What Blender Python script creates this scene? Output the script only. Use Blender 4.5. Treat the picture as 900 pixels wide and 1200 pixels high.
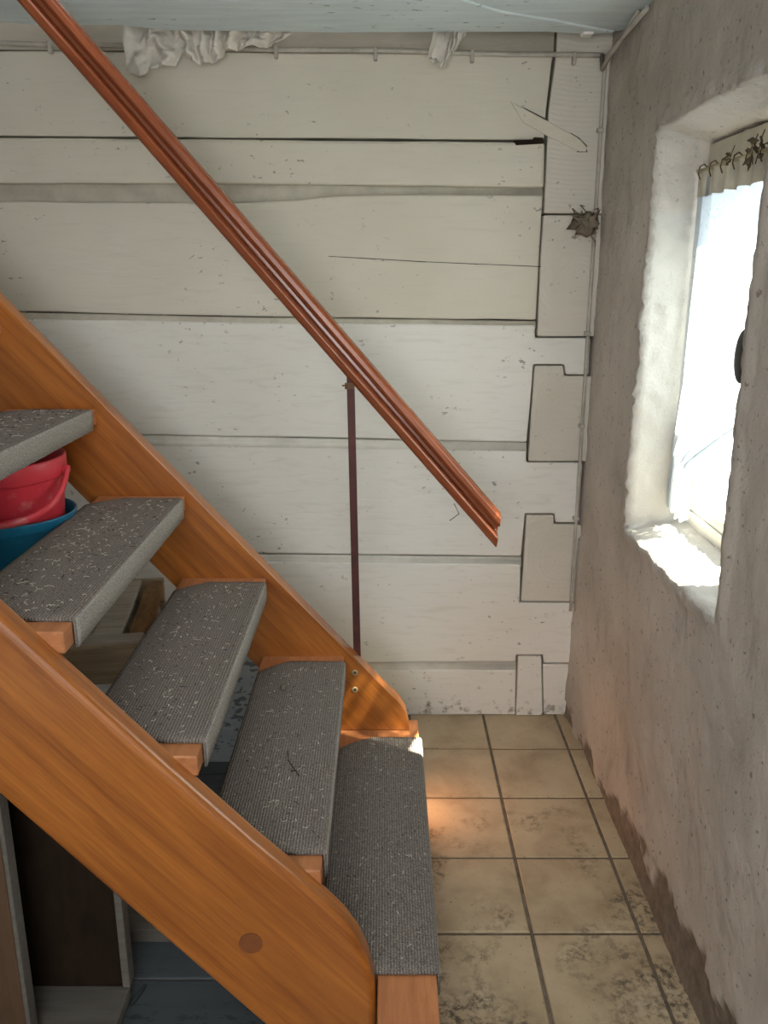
import bpy, bmesh, math, random
from mathutils import Vector, Matrix, noise as mnoise

for o in list(bpy.data.objects):
    bpy.data.objects.remove(o)
scene = bpy.context.scene
C = scene.collection
R = math.radians
rnd = random.Random(11)

# ------------------------------------------------------------------ camera, world, light, exposure
CAM_H = 1.37
TILT = math.atan(0.28)
cd = bpy.data.cameras.new('camera')
cam = bpy.data.objects.new('camera', cd)
C.objects.link(cam)
cam.location = (0, 0, CAM_H)
cam.rotation_euler = (math.pi/2 - TILT, 0, 0)
cd.sensor_fit = 'VERTICAL'
cd.sensor_height = 36.0
cd.sensor_width = 27.0
cd.lens = 30.0
cd.clip_start = 0.02
scene.camera = cam

world = bpy.data.worlds.new('world')
scene.world = world
world.use_nodes = True
wn = world.node_tree
wn.nodes['Background'].inputs['Color'].default_value = (0.92, 0.96, 1.0, 1)
wn.nodes['Background'].inputs['Strength'].default_value = 6.4

sd = bpy.data.lights.new('sun', 'SUN')
sd.energy = 140.0
sd.angle = R(0.8)
sd.color = (1.0, 0.87, 0.68)
sun = bpy.data.objects.new('sun', sd)
C.objects.link(sun)
SUN_DIR = Vector((-0.60, 0.33, -0.85)).normalized()
sun.rotation_euler = SUN_DIR.to_track_quat('-Z', 'Y').to_euler()
sun.location = (3, -1, 4)

# daylight of the window opening behind the camera
ad = bpy.data.lights.new('rear_window_daylight', 'AREA')
ad.shape = 'RECTANGLE'
ad.size = 1.05
ad.size_y = 1.05
ad.energy = 16.0
ad.color = (1.0, 0.965, 0.91)
al = bpy.data.objects.new('rear_window_daylight', ad)
C.objects.link(al)
al.location = (-0.12, -1.06, 1.22)
al.rotation_euler = (R(90), 0, 0)

# daylight falling down the stairwell from the floor above
ud = bpy.data.lights.new('upstairs_daylight', 'AREA')
ud.shape = 'RECTANGLE'
ud.size = 1.3
ud.size_y = 0.8
ud.energy = 15.0
ud.color = (1.0, 0.98, 0.95)
ul = bpy.data.objects.new('upstairs_daylight', ud)
C.objects.link(ul)
ul.location = (-0.75, 1.56, 3.12)
ul.rotation_euler = (0, 0, 0)

vs = scene.view_settings
vs.view_transform = 'Standard'
vs.look = 'None'
vs.gamma = 1.0
vs.use_curve_mapping = False
vs.exposure = -0.22

# ------------------------------------------------------------------ geometry of the photograph
SP, CP = math.sin(TILT), math.cos(TILT)
def ray(u, v):
    a = (u-450)/1000.0
    b = (600-v)/1000.0
    return Vector((a, CP + b*SP, -SP + b*CP))
def onY(u, v, Y):
    d = ray(u, v); t = Y/d.y
    return Vector((d.x*t, Y, CAM_H + d.z*t))
def onZ(u, v, Z):
    d = ray(u, v); t = (Z-CAM_H)/d.z
    return Vector((d.x*t, d.y*t, Z))
def onX(u, v, X):
    d = ray(u, v); t = X/d.x
    return Vector((X, d.y*t, CAM_H + d.z*t))

YW = 2.468      # log wall
XW = 0.598      # plastered wall
XL = -2.4       # left wall
YB = -1.0       # wall behind the camera
ZC = 1.95       # ceiling

# ------------------------------------------------------------------ materials
MATS = {}
def newmat(name):
    m = bpy.data.materials.new(name)
    m.use_nodes = True
    nt = m.node_tree
    nt.nodes.clear()
    out = nt.nodes.new('ShaderNodeOutputMaterial')
    b = nt.nodes.new('ShaderNodeBsdfPrincipled')
    nt.links.new(b.outputs[0], out.inputs[0])
    MATS[name] = m
    return m, nt, b
def N(nt, t, **kw):
    n = nt.nodes.new(t)
    for k, v in kw.items():
        if k in n.inputs.keys():
            n.inputs[k].default_value = v
        else:
            setattr(n, k, v)
    return n
def coords(nt, scale=(1, 1, 1), rot=(0, 0, 0), kind='Object'):
    tc = N(nt, 'ShaderNodeTexCoord')
    mp = N(nt, 'ShaderNodeMapping')
    mp.inputs['Scale'].default_value = scale
    mp.inputs['Rotation'].default_value = rot
    nt.links.new(tc.outputs[kind], mp.inputs[0])
    return mp.outputs[0]
def wcoords(nt, scale=(1, 1, 1), rot=(0, 0, 0)):
    g = N(nt, 'ShaderNodeNewGeometry')
    mp = N(nt, 'ShaderNodeMapping')
    mp.inputs['Scale'].default_value = scale
    mp.inputs['Rotation'].default_value = rot
    nt.links.new(g.outputs['Position'], mp.inputs[0])
    return mp.outputs[0]
def noise(nt, vec, scale, detail=4, rough=0.55, dist=0.0):
    n = N(nt, 'ShaderNodeTexNoise', Scale=scale, Detail=detail, Roughness=rough, Distortion=dist)
    nt.links.new(vec, n.inputs['Vector'])
    return n.outputs['Fac']
def ramp(nt, fac, stops):
    r = N(nt, 'ShaderNodeValToRGB')
    e = r.color_ramp.elements
    while len(e) < len(stops):
        e.new(0.5)
    for i, (p, c) in enumerate(stops):
        e[i].position = p
        e[i].color = (c, c, c, 1) if isinstance(c, (int, float)) else (c[0], c[1], c[2], 1)
    nt.links.new(fac, r.inputs[0])
    return r.outputs['Color']
def mix(nt, fac, a, b, mode='MIX'):
    m = N(nt, 'ShaderNodeMix', data_type='RGBA', blend_type=mode)
    if isinstance(fac, (int, float)):
        m.inputs[0].default_value = fac
    else:
        nt.links.new(fac, m.inputs[0])
    for i, x in ((6, a), (7, b)):
        if isinstance(x, tuple):
            m.inputs[i].default_value = (x[0], x[1], x[2], 1)
        else:
            nt.links.new(x, m.inputs[i])
    return m.outputs[2]
def math_(nt, op, a, b=0.0):
    m = N(nt, 'ShaderNodeMath', operation=op)
    for i, x in ((0, a), (1, b)):
        if isinstance(x, (int, float)):
            m.inputs[i].default_value = x
        else:
            nt.links.new(x, m.inputs[i])
    return m.outputs[0]
def bump(nt, bsdf, h, strength=0.3, dist=0.01):
    b = N(nt, 'ShaderNodeBump', Strength=strength, Distance=dist)
    nt.links.new(h, b.inputs['Height'])
    nt.links.new(b.outputs[0], bsdf.inputs['Normal'])
def setc(nt, bsdf, c, rough=0.6, spec=0.5):
    if isinstance(c, tuple):
        bsdf.inputs['Base Color'].default_value = (c[0], c[1], c[2], 1)
    else:
        nt.links.new(c, bsdf.inputs['Base Color'])
    bsdf.inputs['Roughness'].default_value = rough
    bsdf.inputs['Specular IOR Level'].default_value = spec

def plain(name, c, rough=0.6, var=0.12, scale=25, bstr=0.1, spec=0.5):
    m, nt, b = newmat(name)
    v = wcoords(nt)
    f = noise(nt, v, scale, 4)
    dark = tuple(x*(1-var*2) for x in c)
    lite = tuple(min(1, x*(1+var)) for x in c)
    setc(nt, b, ramp(nt, f, [(0.3, dark), (0.7, lite)]), rough, spec)
    if bstr:
        bump(nt, b, f, bstr, 0.004)
    return m

def log_paint(name, base, tint, rings=False):
    m, nt, b = newmat(name)
    v = wcoords(nt, (1.0, 1.0, 7.0))
    v1 = wcoords(nt)
    grain = noise(nt, v, 9, 5, 0.55, 0.8)
    big = noise(nt, v1, 2.2, 3, 0.5)
    c = mix(nt, ramp(nt, big, [(0.35, 0), (0.7, 1)]), base, tint)
    c = mix(nt, ramp(nt, grain, [(0.30, 0.30), (0.48, 0)]), c, (0.50, 0.47, 0.40))
    # flaked chips
    chip = noise(nt, wcoords(nt, (1, 1, 1.6)), 42, 3, 0.6)
    area = noise(nt, v1, 3.3, 2, 0.5)
    chipm = math_(nt, 'MULTIPLY', ramp(nt, chip, [(0.665, 0), (0.685, 1)]), ramp(nt, area, [(0.46, 0), (0.60, 0.8)]))
    c = mix(nt, chipm, c, (0.20, 0.19, 0.165))
    # low dirt band, splashed up from the floor
    sep = N(nt, 'ShaderNodeSeparateXYZ')
    nt.links.new(v1, sep.inputs[0])
    spl = noise(nt, v1, 26, 5, 0.65)
    low = math_(nt, 'SUBTRACT', math_(nt, 'MULTIPLY', spl, 0.80), math_(nt, 'ADD', math_(nt, 'MULTIPLY', sep.outputs[2], 0.7), 0.40))
    c = mix(nt, ramp(nt, low, [(0.02, 0), (0.10, 0.7)]), c, (0.17, 0.14, 0.10))
    setc(nt, b, c, 0.62, 0.35)
    if rings:
        w = N(nt, 'ShaderNodeTexWave', wave_type='RINGS', rings_direction='Y', Scale=26.0, Distortion=2.2, Detail=2.0)
        nt.links.new(coords(nt, (1, 1, 1)), w.inputs['Vector'])
        h = math_(nt, 'ADD', math_(nt, 'MULTIPLY', w.outputs['Fac'], 0.55), math_(nt, 'MULTIPLY', chip, 0.5))
        bump(nt, b, h, 0.22, 0.004)
    else:
        h = math_(nt, 'ADD', grain, math_(nt, 'MULTIPLY', chipm, -0.5))
        bump(nt, b, h, 0.22, 0.005)
    return m
log_paint('paint_cream', (0.555, 0.52, 0.43), (0.62, 0.59, 0.505))
log_paint('paint_white', (0.70, 0.69, 0.65), (0.66, 0.64, 0.58))
log_paint('paint_top_shaded', (0.34, 0.31, 0.25), (0.42, 0.39, 0.32))  # top log: shade below the ceiling boards is painted into this darker tone
log_paint('paint_end', (0.54, 0.51, 0.44), (0.61, 0.58, 0.51), rings=True)
plain('chink_paint', (0.61, 0.595, 0.535), 0.7, 0.07, 18, 0.4)
plain('chink_cream', (0.47, 0.44, 0.36), 0.7, 0.1, 18, 0.4)
plain('dark_gap', (0.05, 0.042, 0.034), 0.95, 0.2, 20, 0.2)

def plaster():
    m, nt, b = newmat('plaster')
    v = wcoords(nt)
    a = noise(nt, v, 3.0, 4, 0.6)
    f = noise(nt, v, 38, 5, 0.65)
    c = ramp(nt, a, [(0.30, (0.38, 0.34, 0.295)), (0.52, (0.48, 0.435, 0.385)), (0.75, (0.55, 0.50, 0.445))])
    # soot dirt rising to the corner
    d = noise(nt, wcoords(nt, (1, 1.6, 0.7)), 9, 5, 0.7)
    c = mix(nt, ramp(nt, d, [(0.56, 0), (0.72, 0.5)]), c, (0.25, 0.225, 0.195))
    sp = noise(nt, v, 75, 2, 0.5)
    c = mix(nt, ramp(nt, sp, [(0.67, 0), (0.70, 0.7)]), c, (0.15, 0.12, 0.09))
    sc = noise(nt, wcoords(nt, (1, 6, 1), (R(-35), 0, 0)), 16, 3, 0.6)
    c = mix(nt, ramp(nt, sc, [(0.70, 0), (0.74, 0.5)]), c, (0.20, 0.165, 0.125))
    at = N(nt, 'ShaderNodeAttribute', attribute_name='peel')
    pf = noise(nt, v, 30, 5, 0.65)
    pc = ramp(nt, pf, [(0.3, (0.13, 0.10, 0.075)), (0.7, (0.24, 0.195, 0.15))])
    c = mix(nt, at.outputs['Fac'], c, pc)
    wt = N(nt, 'ShaderNodeAttribute', attribute_name='whitewash')
    c = mix(nt, wt.outputs['Fac'], c, (0.47, 0.455, 0.425))
    setc(nt, b, c, 0.85, 0.25)
    h = math_(nt, 'ADD', math_(nt, 'MULTIPLY', f, 0.6), math_(nt, 'MULTIPLY', noise(nt, v, 120, 3, 0.6), 0.25))
    bump(nt, b, h, 0.75, 0.007)
plaster()

def wood(name, base, dark, rot=(0, 0, 0), rough=0.35, coat=0.0, scale=(1.5, 22, 22), knots=0.0, bstr=0.06, kind='Object', spec=0.5):
    m, nt, b = newmat(name)
    def sc_(vec, k):
        mp = N(nt, 'ShaderNodeMapping')
        mp.inputs['Scale'].default_value = k
        nt.links.new(vec, mp.inputs[0])
        return mp.outputs[0]
    v0 = coords(nt, (1, 1, 1), rot, kind)
    v = sc_(v0, scale)
    g = noise(nt, v, 3.2, 7, 0.62, 0.5)
    g2 = noise(nt, v, 0.8, 3, 0.5, 0.3)
    c = ramp(nt, g, [(0.28, dark), (0.62, base)])
    c = mix(nt, ramp(nt, g2, [(0.4, 0.0), (0.75, 0.55)]), c, tuple(x*0.72 for x in base))
    fine = noise(nt, sc_(v0, (scale[0]*2, scale[1]*5, scale[2]*5)), 3.0, 3, 0.6)
    c = mix(nt, ramp(nt, fine, [(0.35, 0.35), (0.55, 0)]), c, dark)
    sm = noise(nt, wcoords(nt), 60, 3, 0.7)
    c = mix(nt, ramp(nt, sm, [(0.68, 0), (0.74, 0.3)]), c, tuple(x*0.4 for x in dark))
    setc(nt, b, c, rough, spec)
    b.inputs['Coat Weight'].default_value = coat
    b.inputs['Coat Roughness'].default_value = 0.22
    bump(nt, b, g, bstr, 0.004)
    return m
SLOPE = math.atan(1.10)
wood('varnished_pine', (0.435, 0.145, 0.023), (0.19, 0.052, 0.008), (0, -SLOPE, 0), 0.33, 0.4, (0.9, 13, 13))
# mapping rotates the point, so local x runs along the stringer
wood('tread_wood', (0.50, 0.20, 0.075), (0.33, 0.115, 0.04), (0, 0, 0), 0.5, 0.0, (20, 1.5, 20))
wood('rail_wood', (0.33, 0.090, 0.030), (0.16, 0.036, 0.012), (0, -math.atan(1.15), 0), 0.26, 0.3)
wood('old_wood', (0.46, 0.36, 0.24), (0.24, 0.17, 0.10), (0, 0, 0), 0.8, 0, (2, 20, 20), bstr=0.25)
wood('grey_wood', (0.52, 0.47, 0.39), (0.32, 0.28, 0.22), (0, 0, 0), 0.85, 0, (2, 18, 18), bstr=0.3)
wood('dusty_wood', (0.15, 0.135, 0.116), (0.10, 0.09, 0.075), (0, 0, 0), 0.85, 0, (2, 18, 18), bstr=0.3)
wood('dark_board', (0.022, 0.013, 0.007), (0.012, 0.007, 0.004), (0, 0, 0), 0.8, 0, (10, 10, 2), bstr=0.15, spec=0.15)
wood('brown_board', (0.115, 0.062, 0.03), (0.06, 0.03, 0.015), (0, 0, 0), 0.7, 0, (14, 14, 1.6), bstr=0.15)
wood('bark_edge', (0.36, 0.20, 0.08), (0.15, 0.085, 0.04), (0, 0, 0), 0.85, 0, (12, 3, 12), bstr=0.5)
plain('plug', (0.19, 0.062, 0.018), 0.45, 0.1, 30, 0.05)
plain('red_metal', (0.065, 0.010, 0.009), 0.6, 0.2, 30, 0.1)
plain('steel', (0.35, 0.33, 0.30), 0.4, 0.2, 60, 0.1)
plain('rust', (0.12, 0.06, 0.03), 0.8, 0.2, 60, 0.2)
plain('black_plastic', (0.025, 0.024, 0.024), 0.45, 0.1, 30, 0.02)

def carpet():
    m, nt, b = newmat('carpet')
    v = wcoords(nt)
    f = noise(nt, v, 420, 2, 0.6)
    a = noise(nt, v, 14, 4, 0.6)
    w = N(nt, 'ShaderNodeTexWave', wave_type='BANDS', bands_direction='X', Scale=60.0, Distortion=0.35, Detail=1.0)
    nt.links.new(coords(nt), w.inputs['Vector'])
    c = ramp(nt, f, [(0.34, (0.105, 0.090, 0.079)), (0.66, (0.36, 0.322, 0.285))])
    c = mix(nt, math_(nt, 'MULTIPLY', ramp(nt, w.outputs['Fac'], [(0.0, 1), (0.55, 0)]), 0.55), c, (0.05, 0.045, 0.04))
    c = mix(nt, ramp(nt, a, [(0.45, 0), (0.72, 0.35)]), c, (0.20, 0.19, 0.17))
    setc(nt, b, c, 0.95, 0.1)
    h = math_(nt, 'ADD', math_(nt, 'MULTIPLY', w.outputs['Fac'], 0.8), math_(nt, 'MULTIPLY', f, 0.8))
    bump(nt, b, h, 0.7, 0.003)
carpet()
def carpet_nose_lit():  # paler than the pad: window light on the folds is put into the colour
    m, nt, b = newmat('carpet_nose_lit')
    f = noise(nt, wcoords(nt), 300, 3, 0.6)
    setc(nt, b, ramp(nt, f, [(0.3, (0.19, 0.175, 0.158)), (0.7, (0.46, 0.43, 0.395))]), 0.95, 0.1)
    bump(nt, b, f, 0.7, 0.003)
carpet_nose_lit()

def tile_mat():
    m, nt, b = newmat('tile_glaze')
    v = wcoords(nt)
    a = noise(nt, v, 6, 5, 0.6, 0.4)
    c = ramp(nt, a, [(0.25, (0.29, 0.21, 0.125)), (0.5, (0.43, 0.335, 0.215)), (0.75, (0.52, 0.425, 0.29))])
    spk = noise(nt, v, 55, 4, 0.7)
    zone = noise(nt, v, 4.5, 3, 0.6)
    sep = N(nt, 'ShaderNodeSeparateXYZ')
    nt.links.new(v, sep.inputs[0])
    # dried mud trodden in, thicker towards the front of the passage
    zz = math_(nt, 'ADD', zone, math_(nt, 'MULTIPLY', math_(nt, 'SUBTRACT', 1.70, sep.outputs[1]), 0.20))
    mud = math_(nt, 'MULTIPLY', ramp(nt, spk, [(0.44, 0), (0.60, 1)]), ramp(nt, zz, [(0.50, 0), (0.64, 0.9)]))
    c = mix(nt, mud, c, (0.075, 0.058, 0.040))
    fl = noise(nt, v, 130, 2, 0.5)
    c = mix(nt, ramp(nt, fl, [(0.68, 0), (0.72, 0.7)]), c, (0.09, 0.07, 0.05))
    setc(nt, b, c, 0.42, 0.5)
    r = ramp(nt, math_(nt, 'ADD', mud, math_(nt, 'MULTIPLY', a, 0.4)), [(0.1, 0.30), (0.9, 0.85)])
    nt.links.new(r, b.inputs['Roughness'])
    bump(nt, b, math_(nt, 'ADD', math_(nt, 'MULTIPLY', a, 0.3), mud), 0.15, 0.004)
tile_mat()
plain('grout', (0.155, 0.12, 0.085), 0.9, 0.2, 40, 0.3)

def flaked(name, paint, under, thr):
    m, nt, b = newmat(name)
    v = wcoords(nt)
    f = noise(nt, wcoords(nt, (1, 2.2, 2.2)), 30, 5, 0.6)
    z = noise(nt, v, 3.0, 2, 0.5)
    a = noise(nt, wcoords(nt, (1, 8, 8)), 5, 4, 0.6)
    c = ramp(nt, a, [(0.3, tuple(x*0.82 for x in paint)), (0.7, paint)])
    k = math_(nt, 'MULTIPLY', ramp(nt, f, [(thr, 0), (thr+0.03, 1)]), ramp(nt, z, [(0.42, 0), (0.55, 1)]))
    c = mix(nt, k, c, under)
    setc(nt, b, c, 0.55, 0.4)
    bump(nt, b, math_(nt, 'ADD', math_(nt, 'MULTIPLY', a, 0.5), math_(nt, 'MULTIPLY', k, -0.6)), 0.3, 0.005)
flaked('floor_paint', (0.075, 0.09, 0.10), (0.04, 0.044, 0.048), 0.55)
flaked('panel_paint', (0.44, 0.50, 0.53), (0.15, 0.17, 0.185), 0.56)
flaked('ceiling_paint', (0.66, 0.76, 0.80), (0.20, 0.21, 0.21), 0.645)
plain('wall_plain', (0.50, 0.48, 0.44), 0.8, 0.08, 6, 0.1)
plain('upper_dark', (0.20, 0.18, 0.15), 0.9, 0.15, 8, 0.1)

def cloth_mat(name, c, rough=0.9):
    m, nt, b = newmat(name)
    v = wcoords(nt)
    a = noise(nt, v, 22, 4, 0.6)
    setc(nt, b, ramp(nt, a, [(0.3, tuple(x*0.7 for x in c)), (0.65, c)]), rough, 0.2)
    bump(nt, b, noise(nt, v, 90, 3, 0.6), 0.25, 0.004)
cloth_mat('rag_cloth', (0.72, 0.68, 0.61))
cloth_mat('web', (0.22, 0.18, 0.135))
cloth_mat('cable_sheath', (0.47, 0.44, 0.38), 0.6)
def plastic(name, c, blot):
    m, nt, b = newmat(name)
    v = wcoords(nt)
    a = noise(nt, v, 30, 3, 0.5)
    z = noise(nt, v, 7, 2, 0.5)
    c2 = mix(nt, ramp(nt, math_(nt, 'ADD', math_(nt, 'MULTIPLY', a, 0.7), math_(nt, 'MULTIPLY', z, 0.3)), [(0.56, 0), (0.66, 0.5)]), c, blot)
    setc(nt, b, c2, 0.38, 0.5)
plastic('red_plastic', (0.62, 0.040, 0.060), (0.80, 0.28, 0.27))
plastic('blue_plastic', (0.010, 0.15, 0.27), (0.03, 0.22, 0.34))
plain('white_paint', (0.78, 0.77, 0.72), 0.4, 0.04, 20, 0.05)
plain('lintel_paint', (0.62, 0.58, 0.47), 0.5, 0.06, 20, 0.1)
plain('rod_brass', (0.42, 0.36, 0.20), 0.4, 0.1, 30, 0.05)
plain('dry_leaf', (0.10, 0.075, 0.045), 0.9, 0.25, 60, 0.2)
plain('straw', (0.74, 0.68, 0.56), 0.8, 0.15, 40, 0.1)
plain('dark_crumb', (0.045, 0.036, 0.03), 0.95, 0.2, 40, 0.1)

def glass_mat():
    m = bpy.data.materials.new('glass')
    m.use_nodes = True
    nt = m.node_tree
    nt.nodes.clear()
    out = N(nt, 'ShaderNodeOutputMaterial')
    t = N(nt, 'ShaderNodeBsdfTransparent')
    t.inputs[0].default_value = (0.93, 0.96, 0.95, 1)
    g = N(nt, 'ShaderNodeBsdfGlossy', Roughness=0.03)
    mx = N(nt, 'ShaderNodeMixShader')
    mx.inputs[0].default_value = 0.06
    nt.links.new(t.outputs[0], mx.inputs[1])
    nt.links.new(g.outputs[0], mx.inputs[2])
    nt.links.new(mx.outputs[0], out.inputs[0])
    MATS['glass'] = m
glass_mat()
def lace_mat():
    m = bpy.data.materials.new('lace')
    m.use_nodes = True
    nt = m.node_tree
    nt.nodes.clear()
    out = N(nt, 'ShaderNodeOutputMaterial')
    tr = N(nt, 'ShaderNodeBsdfTransparent')
    tl = N(nt, 'ShaderNodeBsdfTranslucent')
    tl.inputs[0].default_value = (0.36, 0.42, 0.49, 1)
    df = N(nt, 'ShaderNodeBsdfDiffuse')
    df.inputs[0].default_value = (0.82, 0.82, 0.82, 1)
    m1 = N(nt, 'ShaderNodeMixShader')
    m1.inputs[0].default_value = 0.30
    nt.links.new(tl.outputs[0], m1.inputs[1])
    nt.links.new(df.outputs[0], m1.inputs[2])
    v = wcoords(nt)
    vo = N(nt, 'ShaderNodeTexVoronoi', Scale=95.0)
    nt.links.new(v, vo.inputs['Vector'])
    z = noise(nt, v, 13, 3, 0.6, 1.2)
    hole = math_(nt, 'MULTIPLY', ramp(nt, vo.outputs['Distance'], [(0.2, 1), (0.45, 0.2)]), ramp(nt, z, [(0.45, 0.15), (0.6, 1.0)]))
    m2 = N(nt, 'ShaderNodeMixShader')
    nt.links.new(math_(nt, 'MULTIPLY', hole, 0.28), m2.inputs[0])
    nt.links.new(m1.outputs[0], m2.inputs[1])
    nt.links.new(tr.outputs[0], m2.inputs[2])
    nt.links.new(m2.outputs[0], out.inputs[0])
    MATS['lace'] = m
lace_mat()
cloth_mat('curtain_header', (0.66, 0.63, 0.52))

# ------------------------------------------------------------------ builders
def link(name, me, mat, parent=None, smooth=False):
    o = bpy.data.objects.new(name, me)
    C.objects.link(o)
    if mat:
        me.materials.append(MATS[mat])
    if parent:
        o.parent = parent
    if smooth:
        for p in me.polygons:
            p.use_smooth = True
    return o
def from_bm(name, bm, mat, parent=None, smooth=False, bevel=0.0, seg=2):
    bmesh.ops.recalc_face_normals(bm, faces=bm.faces)
    me = bpy.data.meshes.new(name)
    bm.to_mesh(me)
    bm.free()
    o = link(name, me, mat, parent, smooth)
    if bevel:
        md = o.modifiers.new('bevel', 'BEVEL')
        md.width = bevel
        md.segments = seg
        md.limit_method = 'ANGLE'
        md.angle_limit = R(35)
    return o
def recenter(o):
    """move the object's origin to the middle of its mesh"""
    me = o.data
    vs_ = [v.co for v in me.vertices]
    c = Vector([(min(v[i] for v in vs_)+max(v[i] for v in vs_))/2 for i in range(3)])
    me.transform(Matrix.Translation(-c))
    o.location = o.location + c
    return o
def add_box(bm, lo, hi, mat4=None):
    vs_ = []
    for x in (lo[0], hi[0]):
        for y in (lo[1], hi[1]):
            for z in (lo[2], hi[2]):
                p = Vector((x, y, z))
                vs_.append(bm.verts.new(mat4 @ p if mat4 else p))
    for f in ((0, 1, 3, 2), (4, 6, 7, 5), (0, 4, 5, 1), (2, 3, 7, 6), (0, 2, 6, 4), (1, 5, 7, 3)):
        bm.faces.new([vs_[i] for i in f])
def box(name, lo, hi, mat, parent=None, bevel=0.002, mat4=None):
    bm = bmesh.new()
    add_box(bm, lo, hi, mat4)
    return from_bm(name, bm, mat, parent, False, bevel)
def add_prism(bm, pts, y0, y1, front=None):
    """polygon of (x, z) extruded from y0 to y1"""
    a = [bm.verts.new((p[0], y0, p[1])) for p in pts]
    b = [bm.verts.new((p[0], y1, p[1])) for p in pts]
    bm.faces.new(a)
    bm.faces.new(b[::-1])
    n = len(pts)
    for i in range(n):
        bm.faces.new((a[i], b[i], b[(i+1) % n], a[(i+1) % n]))
def prism(name, pts, y0, y1, mat, parent=None, bevel=0.003, seg=2):
    bm = bmesh.new()
    add_prism(bm, pts, y0, y1)
    return from_bm(name, bm, mat, parent, False, bevel, seg)
def add_prism_z(bm, pts, z0, z1):
    a = [bm.verts.new((p[0], p[1], z0)) for p in pts]
    b = [bm.verts.new((p[0], p[1], z1)) for p in pts]
    bm.faces.new(a[::-1])
    bm.faces.new(b)
    n = len(pts)
    for i in range(n):
        bm.faces.new((a[i], a[(i+1) % n], b[(i+1) % n], b[i]))
def add_tube(bm, pts, r, n=8, cap=True, flat=1.0):
    pts = [Vector(p) for p in pts]
    rings = []
    up = Vector((0, 0, 1))
    for i, p in enumerate(pts):
        d = (pts[min(i+1, len(pts)-1)] - pts[max(i-1, 0)]).normalized()
        s = d.cross(up)
        if s.length < 0.05:
            s = d.cross(Vector((0, 1, 0)))
        s.normalize()
        t = s.cross(d)
        rr = r[i] if isinstance(r, (list, tuple)) else r
        rings.append([bm.verts.new(p + s*math.cos(a)*rr + t*math.sin(a)*rr*flat) for a in [2*math.pi*k/n for k in range(n)]])
    for a, b in zip(rings, rings[1:]):
        for k in range(n):
            bm.faces.new((a[k], a[(k+1) % n], b[(k+1) % n], b[k]))
    if cap:
        bm.faces.new(rings[0][::-1])
        bm.faces.new(rings[-1])
def tube(name, pts, r, mat, parent=None, n=8, flat=1.0):
    bm = bmesh.new()
    add_tube(bm, pts, r, n, True, flat)
    return from_bm(name, bm, mat, parent, True)
def add_lathe(bm, prof, n=40, close=False):
    rings = []
    for r, z in prof:
        rings.append([bm.verts.new((r*math.cos(2*math.pi*k/n), r*math.sin(2*math.pi*k/n), z)) for k in range(n)])
    for a, b in zip(rings, rings[1:]):
        for k in range(n):
            bm.faces.new((a[k], a[(k+1) % n], b[(k+1) % n], b[k]))
    bm.faces.new(rings[0])
    if close:
        bm.faces.new(rings[-1][::-1])
def empty(name, loc=(0, 0, 0), rz=0.0):
    o = bpy.data.objects.new(name, None)
    C.objects.link(o)
    o.location = loc
    o.rotation_euler = (0, 0, rz)
    o.empty_display_size = 0.05
    return o
def tag(o, label=None, cat=None, group=None, kind=None):
    if label: o['label'] = label
    if cat: o['category'] = cat
    if group: o['group'] = group
    if kind: o['kind'] = kind
    return o
def at_base(root, children):
    """children were built in world space; keep them there under a moved root"""
    bpy.context.view_layer.update()
    for c in children:
        c.parent = root
        c.matrix_parent_inverse = root.matrix_world.inverted()

# ------------------------------------------------------------------ setting: log wall
wall = box('wall_back', (XL, YW+0.045, 0), (XW+0.30, YW+0.10, 3.3), 'dark_gap', None, 0)
tag(wall, 'white-painted squared-log wall with dovetailed corner', kind='structure')
def W(u, v):
    p = onY(u, v, YW)
    return (p.x, p.z)
def Lz(v):
    return (XL, W(0, v)[1])
def densify(pts, step=0.10, amp=0.0012):
    out = []
    n = len(pts)
    for i in range(n):
        a = Vector(pts[i]); b = Vector(pts[(i+1) % n])
        L = (b-a).length
        k = max(1, int(L/step))
        for j in range(k):
            p = a.lerp(b, j/k)
            if 0 < j < k:
                nrm = Vector((-(b-a).y, (b-a).x)).normalized()
                p = p + nrm*amp*mnoise.noise(Vector((p.x*6, p.y*6, 1.7)))*2
            out.append((p.x, p.y))
    return out
def log_piece(name, pts, mat, proud=0.0, bev=0.004):
    bm = bmesh.new()
    add_prism(bm, densify(pts), YW-proud, YW+0.055)
    o = from_bm(name, bm, mat, wall, False, bev, 2)
    return recenter(o)
log_piece('log', [(XL, 3.2), (W(650, 40)[0], 3.2), W(649.5, 63), Lz(53)], 'paint_top_shaded', -0.004)
log_piece('log', [Lz(54.5), W(649, 64), W(647, 72), W(640, 130), W(638, 164), Lz(154)], 'paint_cream', 0.0)
log_piece('log', [Lz(156.5), W(638, 167), W(637, 220), W(300, 216), Lz(214)], 'paint_cream', 0.010, 0.008)
log_piece('log', [Lz(235), W(150, 237), W(300, 237), W(350, 234), W(390, 229.5), W(480, 228), W(636, 229), W(632, 300), W(628, 375), W(300, 371), W(25, 365), Lz(364)], 'paint_cream', 0.002, 0.005)
log_piece('log', [Lz(374), W(50, 374), W(300, 378), W(627, 381), W(627, 396), W(692, 396), W(689.5, 439), W(663, 439), W(661, 427), W(625, 427), W(617, 518), W(180, 509.5), Lz(507)], 'paint_white', 0.003, 0.005)
log_piece('log', [Lz(517), W(180, 519), W(400, 523), W(617, 526), W(617, 542), W(683, 542), W(678, 612.5), W(651, 612.5), W(650, 602), W(615.5, 602), W(611, 652), W(310, 649), Lz(646)], 'paint_white', 0.0, 0.005)
log_piece('log', [Lz(655), W(310, 658), W(610, 661), W(609, 706), W(673, 706.5), W(668, 776.5), W(637, 776.5), W(636, 767), W(605, 767), W(604.5, 775), W(430, 776), Lz(772)], 'paint_white', 0.004, 0.005)
p = W(604, 838)
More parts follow.
